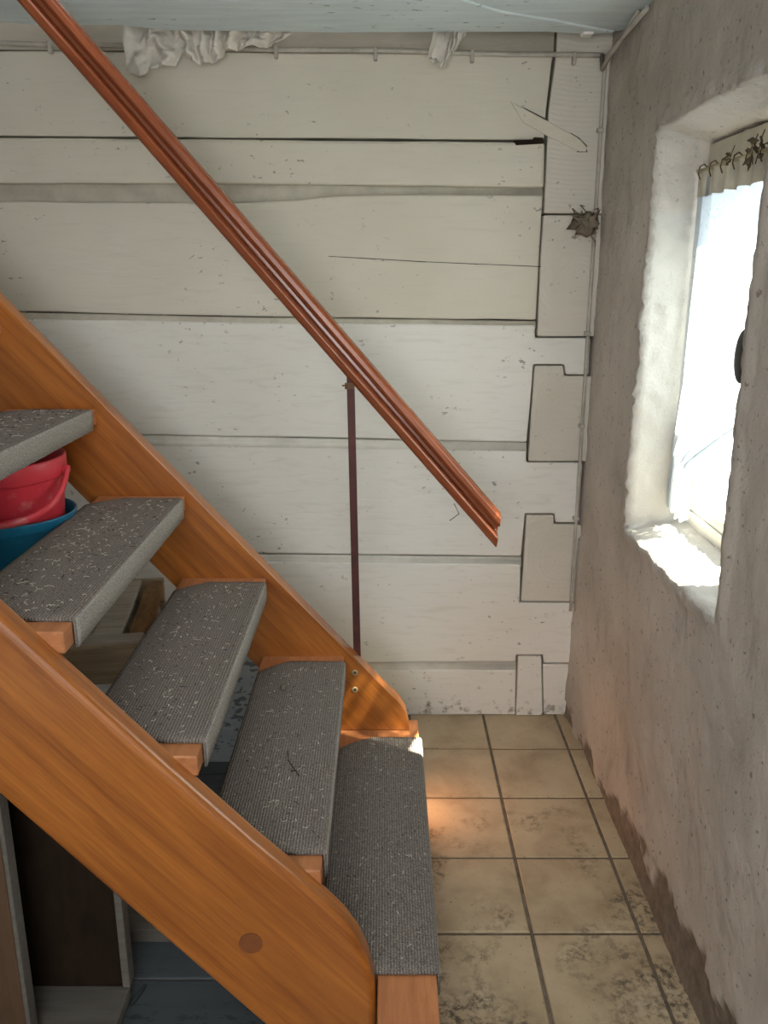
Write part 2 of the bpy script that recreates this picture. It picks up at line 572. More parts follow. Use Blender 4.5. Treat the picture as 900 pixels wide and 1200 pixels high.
log_piece('log', [Lz(783), W(430, 785), W(605, 785), (p[0], 0.0), (XL, 0.0)], 'paint_white', 0.0, 0.005)
# ends of the cross-wall logs in the corner
CR = 30   # they run on behind the plaster
log_piece('log_end', [(W(652, 40)[0], 3.2), (XW+0.06, 3.2), (XW+0.06, W(700, 250)[1]), W(637.5, 250), W(641, 170), W(643, 128), W(651.5, 64)], 'paint_end', 0.002)
def endp(v): return (XW+0.06, W(680, v)[1])
log_piece('log_end', [W(637, 252), endp(252), endp(394.5), W(629.5, 394.5), W(633.5, 300)], 'paint_end', 0.0)
log_piece('log_end', [W(626.5, 428.5), W(659.5, 428.5), W(661.5, 440.5), endp(440.5), endp(540.5), W(619, 540.5)], 'paint_end', 0.003)
log_piece('log_end', [W(617, 603.5), W(648.5, 603.5), W(649.5, 614.5), endp(614.5), endp(705), W(610.5, 704.5)], 'paint_end', 0.002)
log_piece('log_end', [W(607, 768.5), W(634.5, 768.5), (W(636, 838)[0], 0), (W(604.5, 838)[0], 0)], 'paint_white', 0.003)
log_piece('log_end', [W(636, 778.5), endp(778.5), (XW+0.06, 0), (W(637.2, 838)[0], 0)], 'paint_white', -0.002)
# concave chinking strips in the wider joints
def chink(pts_top, pts_bot, depth, mat='chink_paint'):
    bm = bmesh.new()
    prof = [(0.0, depth+0.001), (0.35, depth+0.004), (0.6, depth+0.003), (1.0, depth-0.002)]
    cols = []
    for a, b in zip(pts_top, pts_bot):
        cols.append([bm.verts.new((a[0]+(b[0]-a[0])*t, YW+d, a[1]+(b[1]-a[1])*t)) for t, d in prof])
    for a, b in zip(cols, cols[1:]):
        for k in range(len(prof)-1):
            bm.faces.new((a[k], a[k+1], b[k+1], b[k]))
    o = from_bm('chinking_strip', bm, mat, wall, True)
    md = o.modifiers.new('thickness', 'SOLIDIFY'); md.thickness = 0.01; md.offset = -1
    return o
chink([Lz(209), W(300, 213), W(637, 216)], [Lz(239), W(300, 240), W(637, 232)], 0.022, 'chink_cream')
chink([Lz(364.5), W(25, 365.4), W(300, 371.4), W(628, 375.6)], [Lz(378), W(25, 378), W(300, 382), W(628, 385)], 0.010, 'chink_cream')
chink([Lz(507.2), W(180, 509.9), W(617, 518.4)], [Lz(521), W(180, 523.5), W(617, 530)], 0.010)
chink([Lz(646.6), W(300, 649.6), W(611, 652.6)], [Lz(659), W(300, 661), W(611, 665)], 0.010)
chink([Lz(772.5), W(430, 776.5), W(605, 775.5)], [Lz(787), W(430, 789), W(605, 789)], 0.012)
# painted wooden peg driven slantwise into the corner
a1, b1, c1, d1 = W(583, 110), W(640, 141), W(682, 166), W(689, 176)
bm = bmesh.new()
add_prism(bm, [W(598, 119), W(640, 141), W(676, 161), W(687, 172), W(687, 178), W(678, 178), W(640, 159), W(612, 143)], YW-0.0045, YW+0.02)
from_bm('wedge_strip', bm, 'paint_cream', wall, False, 0.002)
bm = bmesh.new()
for (a, b, w1) in (((614, 127), (641, 141.5), 1.6), ((668, 156), (680, 164), 1.6), ((680, 164), (688, 173), 2.2), ((676, 178.5), (688, 178.5), 3.2)):
    add_prism(bm, [W(*a), W(*b), W(b[0]-0.3, b[1]-w1), W(a[0], a[1]-w1*0.4)], YW-0.0036, YW+0.004)
from_bm('crack', bm, 'dark_gap', wall)
# broken chip at the end of the second joint
bm = bmesh.new()
add_prism(bm, [W(601, 165), W(624, 164), W(625, 161.5), W(636, 162), W(636, 169), W(604, 171)], YW-0.0115, YW+0.0)
from_bm('splinter', bm, 'dark_board', wall, False, 0.001)
# crack across the third log
bm = bmesh.new()
cr = [(385, 300), (440, 303), (500, 306.5), (560, 309), (634, 312)]
for (a, b) in zip(cr, cr[1:]):
    add_prism(bm, [W(*a), W(*b), W(b[0], b[1]+1.0), W(a[0], a[1]+0.7)], YW-0.0026, YW+0.004)
from_bm('crack', bm, 'dark_gap', wall)
bm = bmesh.new()
for (a, b) in (((150, 366.8), (190, 367.5)), ((195, 367.6), (260, 368.8)), ((30, 364.6), (60, 365.2)), ((270, 369), (320, 370.2))):
    add_prism(bm, [W(*a), W(*b), W(b[0], b[1]+1.6), W(a[0], a[1]+1.6)], YW+0.002, YW+0.02)
from_bm('gap_shadow', bm, 'dark_gap', wall)

# ------------------------------------------------------------------ setting: plastered wall with the window opening
OY0, OY1, OZ0, OZ1 = 1.426, 2.008, 0.765, 1.672
XI = 0.708                      # plane of the window frame
IY0, IY1, IZ0, IZ1 = 1.450, 1.985, 0.800, 1.640
def seq(a, b, step):
    n = max(1, round((b-a)/step))
    return [a+(b-a)*i/n for i in range(n)]
gy = seq(YB, 0.2, 0.06) + seq(0.2, OY0, 0.012) + seq(OY0, OY1, 0.0117) + seq(OY1, YW+0.05, 0.0115) + [YW+0.05]
gz = [-0.05] + seq(0.0, OZ0, 0.0115) + seq(OZ0, OZ1, 0.0115) + seq(OZ1, 2.06, 0.0125) + [2.06, 3.2]
def fbm(y, z, s, seed=0.0):
    return mnoise.fractal(Vector((y*s, z*s, seed)), 0.7, 2.0, 4)
def peel_at(y, z):
    # plaster lost along the foot of the wall, higher towards the front
    top = 0.020 + max(0.0, min(1.0, (2.25-y)/1.1))*0.115
    h = top + 0.060*fbm(y, z, 5.0, 3.1) + 0.030*fbm(y, z, 22.0, 8.8)
    m = (h - z)/0.010
    return max(0.0, min(1.0, m+0.5))
bm = bmesh.new()
lay = bm.verts.layers.float.new('peel')
lay2 = bm.verts.layers.float.new('whitewash')
def wall_x(y, z):
    x = XW + 0.006*fbm(y, z, 1.6, 0.4) + 0.0030*fbm(y, z, 9.0, 5.0) + 0.0011*fbm(y, z, 38.0, 2.0)
    # rounded swelling towards the corner and the floor
    x -= 0.012*math.exp(-max(0.0, YW-y)/0.06)*(1 if z < 0.6 else 0.4)
    x -= 0.010*math.exp(-max(0.0, z)/0.05)
    return x
iy0, iy1 = gy.index(OY0), gy.index(OY1)
iz0, iz1 = gz.index(OZ0), gz.index(OZ1)
grid = {}
for i, y in enumerate(gy):
    for j, z in enumerate(gz):
        if iy0 < i < iy1 and iz0 < j < iz1:
            continue
        pl = peel_at(y, z) if z < 0.35 else 0.0
        x = wall_x(y, z) + 0.007*pl
        yy, zz = y, z
        if iy0-2 <= i <= iy1+2 and iz0-2 <= j <= iz1+2:      # ragged whitewashed arris round the opening
            q_ = 0.35 if i <= iy0+1 else 1.0
            x += q_*0.0070*fbm(y, z, 45.0, 9.0) - 0.005
            yy += q_*0.0055*fbm(y, z, 40.0, 4.0); zz += q_*0.0055*fbm(y, z, 40.0, 6.0)
        v = bm.verts.new((x, yy, zz))
        v[lay] = pl
        dd = max(OY0-y, y-OY1, OZ0-z, z-OZ1)
        v[lay2] = 0.0
        if -0.001 < dd < 0.035:
            v[lay2] = max(0.0, min(1.0, 0.62 - dd/0.03 + 0.5*fbm(y, z, 40, 1.0)))
        grid[i, j] = v
for i in range(len(gy)-1):
    for j in range(len(gz)-1):
        if iy0 <= i < iy1 and iz0 <= j < iz1:
            continue
        bm.faces.new((grid[i, j], grid[i, j+1], grid[i+1, j+1], grid[i+1, j]))
loop = [(i, iz0) for i in range(iy0, iy1)] + [(iy1, j) for j in range(iz0, iz1)] + [(i, iz1) for i in range(iy1, iy0, -1)] + [(iy0, j) for j in range(iz1, iz0, -1)]
prev = [grid[k] for k in loop]
NS = 11
for s in range(1, NS+1):
    t = s/NS
    cur = []
    for (i, j) in loop:
        y, z = gy[i], gz[j]
        fy = (y-OY0)/(OY1-OY0); fz = (z-OZ0)/(OZ1-OZ0)
        ty = IY0+(IY1-IY0)*fy; tz = IZ0+(IZ1-IZ0)*fz
        yy = y+(ty-y)*t; zz = z+(tz-z)*t
        # bumps along the reveal normal
        n1 = 0.0060*fbm(y*1.0+t*0.13, z+t*0.1, 26.0, 7.0) + 0.003*fbm(y+t*.1, z-t*.07, 60.0, 1.0)
        bulge = 0.010*math.sin(math.pi*t)*0.4
        if i == iy1: yy += n1 - bulge
        elif i == iy0: yy += n1 + bulge
        if j == iz0: zz += n1 + bulge
        elif j == iz1: zz += n1 - bulge
        x = XW + 0.004 + (XI+0.022-XW-0.004)*t
        v = bm.verts.new((x, yy, zz))
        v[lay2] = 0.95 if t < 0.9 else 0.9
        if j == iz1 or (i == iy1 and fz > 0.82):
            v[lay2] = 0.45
        cur.append(v)
    L = len(loop)
    for k in range(L):
        bm.faces.new((prev[k], prev[(k+1) % L], cur[(k+1) % L], cur[k]))
    prev = cur
wr = from_bm('wall_right', bm, 'plaster', None, True)
tag(wr, 'rough grey plastered wall with a deep window opening', kind='structure')

# ------------------------------------------------------------------ setting: window
win = empty('window_1', (XI, (IY0+IY1)/2, IZ0))
tag(win, 'small white window set deep in the plastered wall', kind='structure')
kids = []
FX0, FX1 = XI+0.012, XI+0.075
bm = bmesh.new()
fw = 0.030
add_box(bm, (FX0, IY0-0.03, IZ0-0.03), (FX1, IY0+fw, IZ1+0.03))
add_box(bm, (FX0, IY1-fw, IZ0-0.03), (FX1, IY1+0.03, IZ1+0.03))
add_box(bm, (FX0, IY0+fw, IZ0-0.03), (FX1, IY1-fw, IZ0+0.028))
add_box(bm, (FX0, IY0+fw, IZ1-0.065), (FX1, IY1-fw, IZ1+0.03))
kids.append(from_bm('window_frame', bm, 'white_paint', None, False, 0.003))
bm = bmesh.new()
s0, s1, t0, t1 = IY0+fw+0.001, IY1-fw-0.001, IZ0+0.029, IZ1-0.066
sw = 0.026
sx0, sx1 = FX0+0.006, FX0+0.05
add_box(bm, (sx0, s0, t0), (sx1, s0+sw, t1))
add_box(bm, (sx0, s1-sw, t0), (sx1, s1, t1))
add_box(bm, (sx0, s0+sw, t0), (sx1, s1-sw, t0+sw))
add_box(bm, (sx0, s0+sw, t1-sw), (sx1, s1-sw, t1))
sash = from_bm('sash', bm, 'white_paint', None, False, 0.003)
kids.append(sash)
pane = box('pane', (FX0+0.026, s0+sw-0.004, t0+sw-0.004), (FX0+0.030, s1-sw+0.004, t1-sw+0.004), 'glass', None, 0)
at_base(sash, [pane])
lint = box('head_board', (XI-0.004, IY0-0.002, IZ1-0.062), (XI+0.011, IY1+0.002, IZ1-0.002), 'lintel_paint', None, 0.003)
kids.append(lint)
at_base(win, kids)

# ------------------------------------------------------------------ setting: floor
fl = box('floor', (XL, YB, -0.06), (XW+0.35, YW+0.05, -0.004), 'grout', None, 0)
tag(fl, 'tiled passage floor with painted boards under the stairs', kind='structure')
TY = 0.2475
cols = [(-0.157, 0.081), (0.081, 0.319), (0.319, 0.552), (0.552, XW+0.015)]
tile_me = {}
y1 = 2.516
rows = []
while y1 > YB:
    rows.append((max(y1-TY, YB), min(y1, YW+0.02)))
    y1 -= TY
for ci, (xa, xb) in enumerate(cols):
    for ri, (ya, yb) in enumerate(rows):
        key = (ci, round(yb-ya, 4))
        g = 0.0042
        wx, wy = xb-xa-2*g, yb-ya-2*g
        if wy < 0.02:
            continue
        if key not in tile_me:
            b2 = bmesh.new()
            add_box(b2, (-wx/2, -wy/2, -0.012), (wx/2, wy/2, 0.0))
            bmesh.ops.bevel(b2, geom=[e for e in b2.edges if all(v.co.z > -0.001 for v in e.verts)], offset=0.002, segments=1, affect='EDGES')
            bmesh.ops.recalc_face_normals(b2, faces=b2.faces)
            me = bpy.data.meshes.new('tile'); b2.to_mesh(me); b2.free()
            me.materials.append(MATS['tile_glaze'])
            tile_me[key] = me
        o = bpy.data.objects.new('tile', tile_me[key])
        C.objects.link(o)
        o.parent = fl
        o.location = ((xa+xb)/2, (ya+yb)/2, rnd.uniform(-0.0012, 0.0005))
        o.rotation_euler = (rnd.uniform(-.002, .002), rnd.uniform(-.002, .002), 0)
y = YW+0.02
k = 0
while y > YB:
    w_ = [0.118, 0.124, 0.112, 0.13][k % 4]; k += 1
    ya = max(YB, y-w_)
    o = box('floor_board', (XL, ya+0.002, -0.02), (-0.160, y-0.002, rnd.uniform(-0.001, 0.001)), 'floor_paint', fl, 0.003)
    y -= w_

# ------------------------------------------------------------------ setting: ceiling, other walls (out of the frame)
ceil = box('ceiling', (0.27, YB, ZC+0.03), (XW+0.3, YW-0.10, ZC+0.10), 'ceiling_paint', None, 0)
tag(ceil, 'pale blue painted board ceiling', kind='structure')
Zp = ZC
def cpl(name, pts, z0, z1, amp=0.004):
    bm = bmesh.new()
    dp = []
    n = len(pts)
    for i in range(n):
        a = Vector(pts[i]); b = Vector(pts[(i+1) % n])
        kk = max(1, int((b-a).length/0.05))
        for j in range(kk):
            p = a.lerp(b, j/kk)
            if j:
                p = p + Vector((0, amp*mnoise.fractal(Vector((p.x*5, p.y*9, 2)), 0.7, 2, 3)))
            dp.append((p.x, p.y))
    add_prism_z(bm, dp, z0, z1)
    return from_bm(name, bm, 'ceiling_paint', ceil, False, 0.006, 3)
def cz(u, v, dz=0.0):
    p = onZ(u, v, Zp+dz); return (p.x, p.y)
YE = onZ(350, 38, Zp).y          # back edge of the boards
YF = 2.118                       # edge of the stairwell opening
# tapering board next to the wall, and the one in front of it
cpl('ceiling_board', [(XL, YE+0.035), cz(0, 27), cz(60, 31), cz(140, 30), cz(200, 36), cz(400, 39), cz(640, 38), cz(690, 41), cz(722, 38.5), cz(655, 25.5), cz(590, 15), (cz(540, 2)[0], YF), (XL, YF)], Zp, Zp+0.035)
cpl('ceiling_board', [cz(541, 1.5, .004), cz(591, 14, .004), cz(656, 24.5, .004), cz(723, 37.5, .004), (XW+0.02, YE-0.01), (XW+0.02, YF), (cz(543, 2)[0], YF)], Zp+0.004, Zp+0.037)
yy = YF-0.004
while yy > YB:
    ya = max(YB, yy-0.21)
    cpl('ceiling_board', [(0.27, ya), (XW+0.02, ya), (XW+0.02, yy), (0.27, yy)], Zp+0.002, Zp+0.036, 0.001)
    yy -= 0.214
# left-hand and front ceiling round the stairwell
box('ceiling_slab', (XL, YB, ZC), (0.268, 1.06, ZC+0.10), 'ceiling_paint', ceil, 0)
box('ceiling_slab', (XL, YF+0.002, ZC+0.038), (0.268, YE+0.02, ZC+0.10), 'ceiling_paint', ceil, 0)
box('knot_stub', cz(683, 37)+(Zp-0.006,), (cz(697, 37)[0], cz(683, 37)[1]+0.035, Zp+0.01), 'white_paint', ceil, 0.005)
for nm, lo, hi in (('wall_left', (XL-0.1, YB, 0), (XL, YW+0.1, 3.2)),
                   ('wall_upper_right', (0.27, YB, ZC+0.10), (0.33, YW+0.1, 3.2)),
                   ('wall_upper_front', (XL, 1.0, ZC+0.10), (0.33, 1.06, 3.2)),
                   ('ceiling_upper', (XL-0.1, 0.9, 3.2), (XW+0.3, YW+0.1, 3.26)),
                   ('ceiling_gap', (0.20, YE-0.03, ZC+0.10), (XW+0.3, YW+0.1, ZC+0.14))):
    tag(box(nm, lo, hi, 'upper_dark' if 'ceiling' in nm else 'wall_plain', None, 0), kind='structure')
# wall behind the camera with its window opening
wf = box('wall_front', (XL-0.1, YB-0.12, 1.90), (XW+0.3, YB, ZC+0.15), 'wall_plain', None, 0)
tag(wf, kind='structure')
box('wall_side', (0.42, YB-0.12, 0), (XW+0.3, YB, 1.90), 'wall_plain', wf, 0)
box('wall_side', (XL-0.1, YB-0.12, 0), (-0.66, YB, 1.90), 'wall_plain', wf, 0)
box('wall_breast', (-0.66, YB-0.12, 0), (0.42, YB, 0.68), 'wall_plain', wf, 0)

# ------------------------------------------------------------------ staircase
YN0, YN1 = 1.150, 1.200       # near stringer
YF0, YF1 = 2.000, 2.045       # far stringer
RISE, RUN = 0.2114, 0.1943
ZA = 0.2155
stair = empty('staircase', (-0.2, 1.6, 0))
tag(stair, 'steep open wooden staircase with grey carpeted treads and a reddish handrail', 'staircase')
parts = []
def P(u, v, Y):
    p = onY(u, v, Y); return (p.x, p.z)
def near_top(x): return 0.283 - 1.097*x
def near_bot(x): return 0.1535 - 1.13*(x+0.208)
def far_top(x): return 0.336 - 1.115*x
XT = -1.72
near_pts = [(XT, near_top(XT)), P(190, 898, YN0), P(295, 990, YN0), P(345, 1031, YN0), P(380, 1060, YN0), P(403, 1082, YN0), P(420, 1105, YN0), P(431, 1128, YN0), P(438, 1152, YN0), P(441, 1180, YN0), (P(441, 1190, YN0)[0], 0.0), (-0.072, 0.0), P(305, 1200, YN0), P(0, 935, YN0), (XT, near_bot(XT))]
sn = prism('stringer', near_pts, YN0, YN1, 'varnished_pine', None, 0.013, 4)
parts.append(sn)
fb = lambda x: far_top(x) - 0.300
far_pts = [(XT, far_top(XT)), P(300, 655, YF0), P(420, 776, YF0), P(452, 808, YF0), P(467, 822, YF0), P(476, 836, YF0), P(480, 855, YF0), (P(480, 855, YF0)[0], ZA), (-0.10, ZA), (-0.165, ZA), (-0.165, fb(-0.165)), (XT, fb(XT))]
sf = prism('stringer', far_pts, YF0, YF1, 'varnished_pine', None, 0.006, 3)
parts.append(sf)
# dark plug in the near stringer and two bolts in the far one
bm = bmesh.new()
c = P(294, 1105, YN0)
bmesh.ops.create_cone(bm, cap_ends=True, segments=32, radius1=0.0195, radius2=0.0195, depth=0.012, matrix=Matrix.Translation((c[0], YN0+0.0045, c[1])) @ Matrix.Rotation(R(90), 4, 'X'))
pg = from_bm('wood_plug', bm, 'plug')
at_base(sn, [pg])
for v in (788, 808):
    bm = bmesh.new()
    c = P(416, v, YF0)
    M = Matrix.Translation((c[0], YF0, c[1])) @ Matrix.Rotation(R(90), 4, 'X')
    bmesh.ops.create_cone(bm, cap_ends=True, segments=20, radius1=0.0085, radius2=0.007, depth=0.004, matrix=M)
    bt = from_bm('bolt', bm, 'rod_brass')
    bm = bmesh.new()
    bmesh.ops.create_cone(bm, cap_ends=True, segments=6, radius1=0.004, radius2=0.004, depth=0.006, matrix=M)
    at_base(sf, [bt, from_bm('bolt_socket', bm, 'black_plastic')])

DEP = 0.208
TH = 0.036
CT = 0.007
def carpet_pad(y0, y1, cut_a, cut_b, dep, near_cut=True):
    """ribbed pad: lies on the tread and is folded down over its nose; local origin at nose top, x=0"""
    bm = bmesh.new()
    n = 46
    prof = []      # cross-section: distance along, as (x, z) outer
    drop = TH+0.006
    ys = [y0+(y1-y0)*i/n for i in range(n+1)]
    # outer skin across x for every y
    rows_o, rows_i = [], []
    for y in ys:
        # back edge with cut-off corners
        back = -dep
        d1 = y1-y
        if d1 < cut_b:
            k = 1-d1/cut_b
            back += cut_a*(1-math.sqrt(max(0.0, 1-k*k))*0.25 - (1-k)*0.75)
        jit = 0.0015*mnoise.noise(Vector((y*40, dep, 3)))
        xs = [back+(0.0-back-0.002)*t for t in (0, .04, .15, .3, .45, .6, .75, .87, .95, 1.0)]
        o_ = [(x, CT + 0.0008*mnoise.noise(Vector((x*30, y*30, 1)))) for x in xs]
        o_ += [(CT*0.65, CT*0.7), (CT, -0.001), (CT, -drop*0.5), (CT*0.9, -drop+jit)]
        i_ = [(x, 0.0005) for x in xs] + [(0.0005, 0.0005), (0.0005, -0.002), (0.0005, -drop*0.5), (0.0005, -drop+jit)]
        rows_o.append([bm.verts.new((a, y, b)) for a, b in o_])
        rows_i.append([bm.verts.new((a, y, b)) for a, b in i_])
    m = len(rows_o[0])
    for i in range(n):
        for k in range(m-1):
            f_ = bm.faces.new((rows_o[i][k], rows_o[i+1][k], rows_o[i+1][k+1], rows_o[i][k+1]))
            if k >= 10: f_.material_index = 1      # fuzzy fold, coloured lighter for the window light falling on it
            bm.faces.new((rows_i[i][k], rows_i[i][k+1], rows_i[i+1][k+1], rows_i[i+1][k]))
        for k in (0, m-1):
            bm.faces.new((rows_o[i][k], rows_i[i][k], rows_i[i+1][k], rows_o[i+1][k]))
    for rr in (0, n):
        for k in range(m-1):
            bm.faces.new((rows_o[rr][k], rows_o[rr][k+1], rows_i[rr][k+1], rows_i[rr][k]))
    return bm
tread_info = []     # nose x, top z, y range of pad
noses = {0: 0.090, 1: -0.103, 2: -0.294, 3: -0.483, 4: -0.680}
for k in range(0, 9):
    z = ZA + RISE*k
    xn = noses.get(k, -0.683 - RUN*(k-4) - 0.003)
    if k == 0:
        bm = bmesh.new()
        # bottom step runs on past the near stringer; notched round both stringer feet
        xr = P(441, 1190, YN0)[0]+0.002
        add_prism_z(bm, [(xn, 0.93), (xn, YF1+0.012), (-0.118, YF1+0.012), (-0.118, YN1+0.001), (xr, YN1+0.001), (xr, 0.93)], -TH, 0.0)
        t = from_bm('tread', bm, 'tread_wood', None, False, 0.003)
        t.location = (0, 0, z-0.0005)
        rz_ = box('riser', (xn-0.030, 0.95, 0.0), (xn-0.010, YF1+0.005, z-TH-0.0008), 'tread_wood', None, 0.002)
        parts.append(rz_)
        pad = from_bm('carpet_pad', carpet_pad(1.190, 1.955, 0.085, 0.055, xn+0.114), 'carpet', None, True)
        pad.location = (xn, 0, z)
        ext = (1.19, 1.955, xn+0.114)
    else:
        bm = bmesh.new()
        add_box(bm, (xn-DEP, YN1-0.012, -TH), (xn, YF0+0.012, 0.0))
        t = from_bm('tread', bm, 'tread_wood', None, False, 0.003)
        t.location = (0, 0, z)
        pad = from_bm('carpet_pad', carpet_pad(1.226, 1.958, 0.075, 0.06, DEP-0.004), 'carpet', None, True)
        pad.location = (xn, 0, z)
        ext = (1.226, 1.958, DEP-0.01)
    pad.data.materials.append(MATS['carpet_nose_lit'])
    at_base(t, [pad])
    parts.append(t)
    tread_info.append((xn, z+CT, ext))

# handrail with a grooved profile
YRL = 2.058
u1, u2 = onY(67, 0, 2.035), onY(588, 603, 2.035)
l1, l2 = onY(15, 0, 2.035), onY(582, 644, 2.035)
ang = math.atan2(u1.z-u2.z, u1.x-u2.x)            # direction up the rail
dirv = Vector((u1.x-u2.x, 0, u1.z-u2.z)).normalized()
perp = Vector((-dirv.z, 0, dirv.x))
if perp.z < 0: perp = -perp
mid_end = (Vector((u2.x, 0, u2.z)) + Vector((l2.x, 0, l2.z)))/2
hw = 0.0335
prof = [(-1.0, -0.006), (-0.97, 0.012), (-0.80, 0.021), (-0.42, 0.0245), (-0.30, 0.021), (-0.20, 0.006), (-0.14, -0.003), (0.12, -0.003), (0.18, 0.004), (0.25, 0.020), (0.40, 0.0255), (0.72, 0.024), (0.90, 0.017), (1.0, 0.002), (0.97, -0.012), (0.8, -0.019), (-0.8, -0.019), (-0.95, -0.014)]
bm = bmesh.new()
LEN = 2.35
Apts, Bpts = [], []
for p_, q_ in prof:
    base = mid_end + perp*(p_*hw)
    # plumb cut, sloping a little
    sh = p_*hw*(u2-l2).normalized().dot(dirv)/max(0.05, (u2-l2).normalized().dot(perp))
    a_ = base + dirv*sh
    b_ = base + dirv*LEN
    Apts.append(bm.verts.new((a_.x, YRL-q_, a_.z)))
    Bpts.append(bm.verts.new((b_.x, YRL-q_, b_.z)))
bm.faces.new(Apts); bm.faces.new(Bpts[::-1])
for i in range(len(prof)):
    j = (i+1) % len(prof)
    bm.faces.new((Apts[i], Bpts[i], Bpts[j], Apts[j]))
rail = from_bm('handrail', bm, 'rail_wood', None, False, 0.0015)
parts.append(rail)
# flat iron baluster
bt_, bb_ = onY(411, 453, 2.055), onY(418.5, 762, 2.055)
slope_low = bb_ + (bb_-bt_).normalized()*0.13
bm = bmesh.new()
hwid = 0.0095
rows_ = []
top = bt_ + Vector((0, 0, 0.02))
for p_ in (top, slope_low):
    rows_.append([bm.verts.new((p_.x+sx*hwid, YF1+0.001+dy, p_.z - (sx*hwid*1.15 if p_ is top else 0))) for sx, dy in ((-1, 0), (1, 0), (1, 0.006), (-1, 0.006))])
for a in range(4):
    bm.faces.new((rows_[0][a], rows_[0][(a+1) % 4], rows_[1][(a+1) % 4], rows_[1][a]))
bm.faces.new(rows_[0]); bm.faces.new(rows_[1][::-1])
bal = from_bm('baluster', bm, 'red_metal', None, False, 0.001)
bm = bmesh.new()
pc = onY(407, 451, 2.045)
add_box(bm, (pc.x-0.006, YF1-0.004, pc.z-0.010), (pc.x+0.016, YF1+0.008, pc.z+0.004))
add_tube(bm, [(pc.x-0.012, YF1-0.002, pc.z-0.002), (pc.x-0.002, YF1-0.004, pc.z), (pc.x+0.004, YF1-0.003, pc.z-0.008)], 0.0022, 6)
brk = from_bm('bracket', bm, 'rust')
at_base(bal, [brk])
parts.append(bal)
at_base(stair, parts)

# ------------------------------------------------------------------ straw and crumbs lying on the treads
def litter(name, count, mat, label, cat, seed, lmin, lmax, rad):
    r_ = random.Random(seed)
    bm = bmesh.new()
    for k, (xn, z, (ya, yb, dep)) in enumerate(tread_info[:6]):
        n = int(count*(0.5, 0.6, 1.0, 1.25, 0.9, 0.8)[k])
        for _ in range(n):
            y = ya + 0.02 + (yb-ya-0.04)*r_.random()
            lim = dep-0.004
            if yb-y < 0.07: lim = dep-0.075
            x = xn - 0.004 - (lim-0.012)*r_.random()**0.8
            L = r_.uniform(lmin, lmax)
            if r_.random() < 0.07: L *= 2.2
            a = r_.uniform(0, math.pi)
            cv = r_.uniform(-0.9, 0.9)
            d = Vector((math.cos(a), math.sin(a), 0))
            n_ = Vector((-d.y, d.x, 0))
            rr = rad*r_.uniform(0.45, 1.15)
            c0 = Vector((x, y, z+rr*0.8+0.0004))
            pts = [c0-d*L/2, c0+n_*cv*L*0.3+Vector((0, 0, r_.uniform(0, 0.0022))), c0+d*L/2]
            ok = all(xn-dep+0.002 < q.x < xn+0.001 and ya < q.y < yb for q in pts)
            if ok:
                add_tube(bm, pts, rr, 4, True, 0.7)
    o = from_bm(name, bm, mat)
    return tag(o, label, cat, kind='stuff')
litter('straw_litter', 210, 'straw', 'pale bits of straw scattered over the carpeted treads', 'straw', 5, 0.003, 0.010, 0.00065)
litter('dark_crumbs', 130, 'dark_crumb', 'dark crumbs and twig bits scattered over the carpeted treads', 'crumbs', 9, 0.002, 0.009, 0.0009)
# bent twig on the second tread
xn, z, _ = tread_info[1]
tz = z+0.003
q = [onZ(u, v, tz) for u, v in ((337, 880), (338, 891), (344, 900), (350, 909), (346, 903), (341, 904))]
tag(tube('twig', q, 0.0014, 'dark_crumb', None, 5), 'bent dark twig lying on the second carpeted tread', 'twig')
q0 = onZ(332, 807, tz)
bm = bmesh.new()
bmesh.ops.create_icosphere(bm, subdivisions=2, radius=0.0075, matrix=Matrix.Translation((q0.x, q0.y, tz+0.0035)))
for v in bm.verts:
    v.co += Vector((mnoise.noise(v.co*300), mnoise.noise(v.co*300+Vector((5, 0, 0))), 0.5*mnoise.noise(v.co*300+Vector((0, 9, 0)))))*0.003
tag(from_bm('lint_ball', bm, 'web', None, True), 'small grey ball of lint on the second carpeted tread', 'lint')

# ------------------------------------------------------------------ curtain
cur_x = XI-0.020
NYc, NZc = 90, 40
bm = bmesh.new()
ztop, zbot = IZ1-0.075, IZ0+0.028
rowsv = []
for j in range(NZc+1):
    t = j/NZc
    row = []
    for i in range(NYc+1):
        s = i/NYc                      # 0 far side, 1 near side
        yf = IY1-0.006
        # the near lower corner is drawn aside and leaves a gap
        yn = IY0+0.035 + (0.38*min(1.0, max(0.0, (t-0.60)/0.22))**0.9 if t > 0.60 else 0.0)
        y = yf + (yn-yf)*s
        z = ztop + (zbot-ztop)*t + 0.006*math.sin(s*19)*t*t + 0.012*t*fbm(s, 0.2, 7.0, 1.0)
        amp = 0.010*(0.45+0.55*t)
        x = cur_x + amp*math.sin(s*math.pi*2*7.5+0.6*math.sin(t*3)+1.2*fbm(s, t*0.3, 3.0, 2.0)) - 0.004
        row.append(bm.verts.new((x, y, z)))
    rowsv.append(row)
for j in range(NZc):
    for i in range(NYc):
        bm.faces.new((rowsv[j][i], rowsv[j][i+1], rowsv[j+1][i+1], rowsv[j+1][i]))
cur = from_bm('curtain', bm, 'lace', None, True)
recenter(cur)
tag(cur, 'white lace net curtain hanging in the window opening', 'curtain')
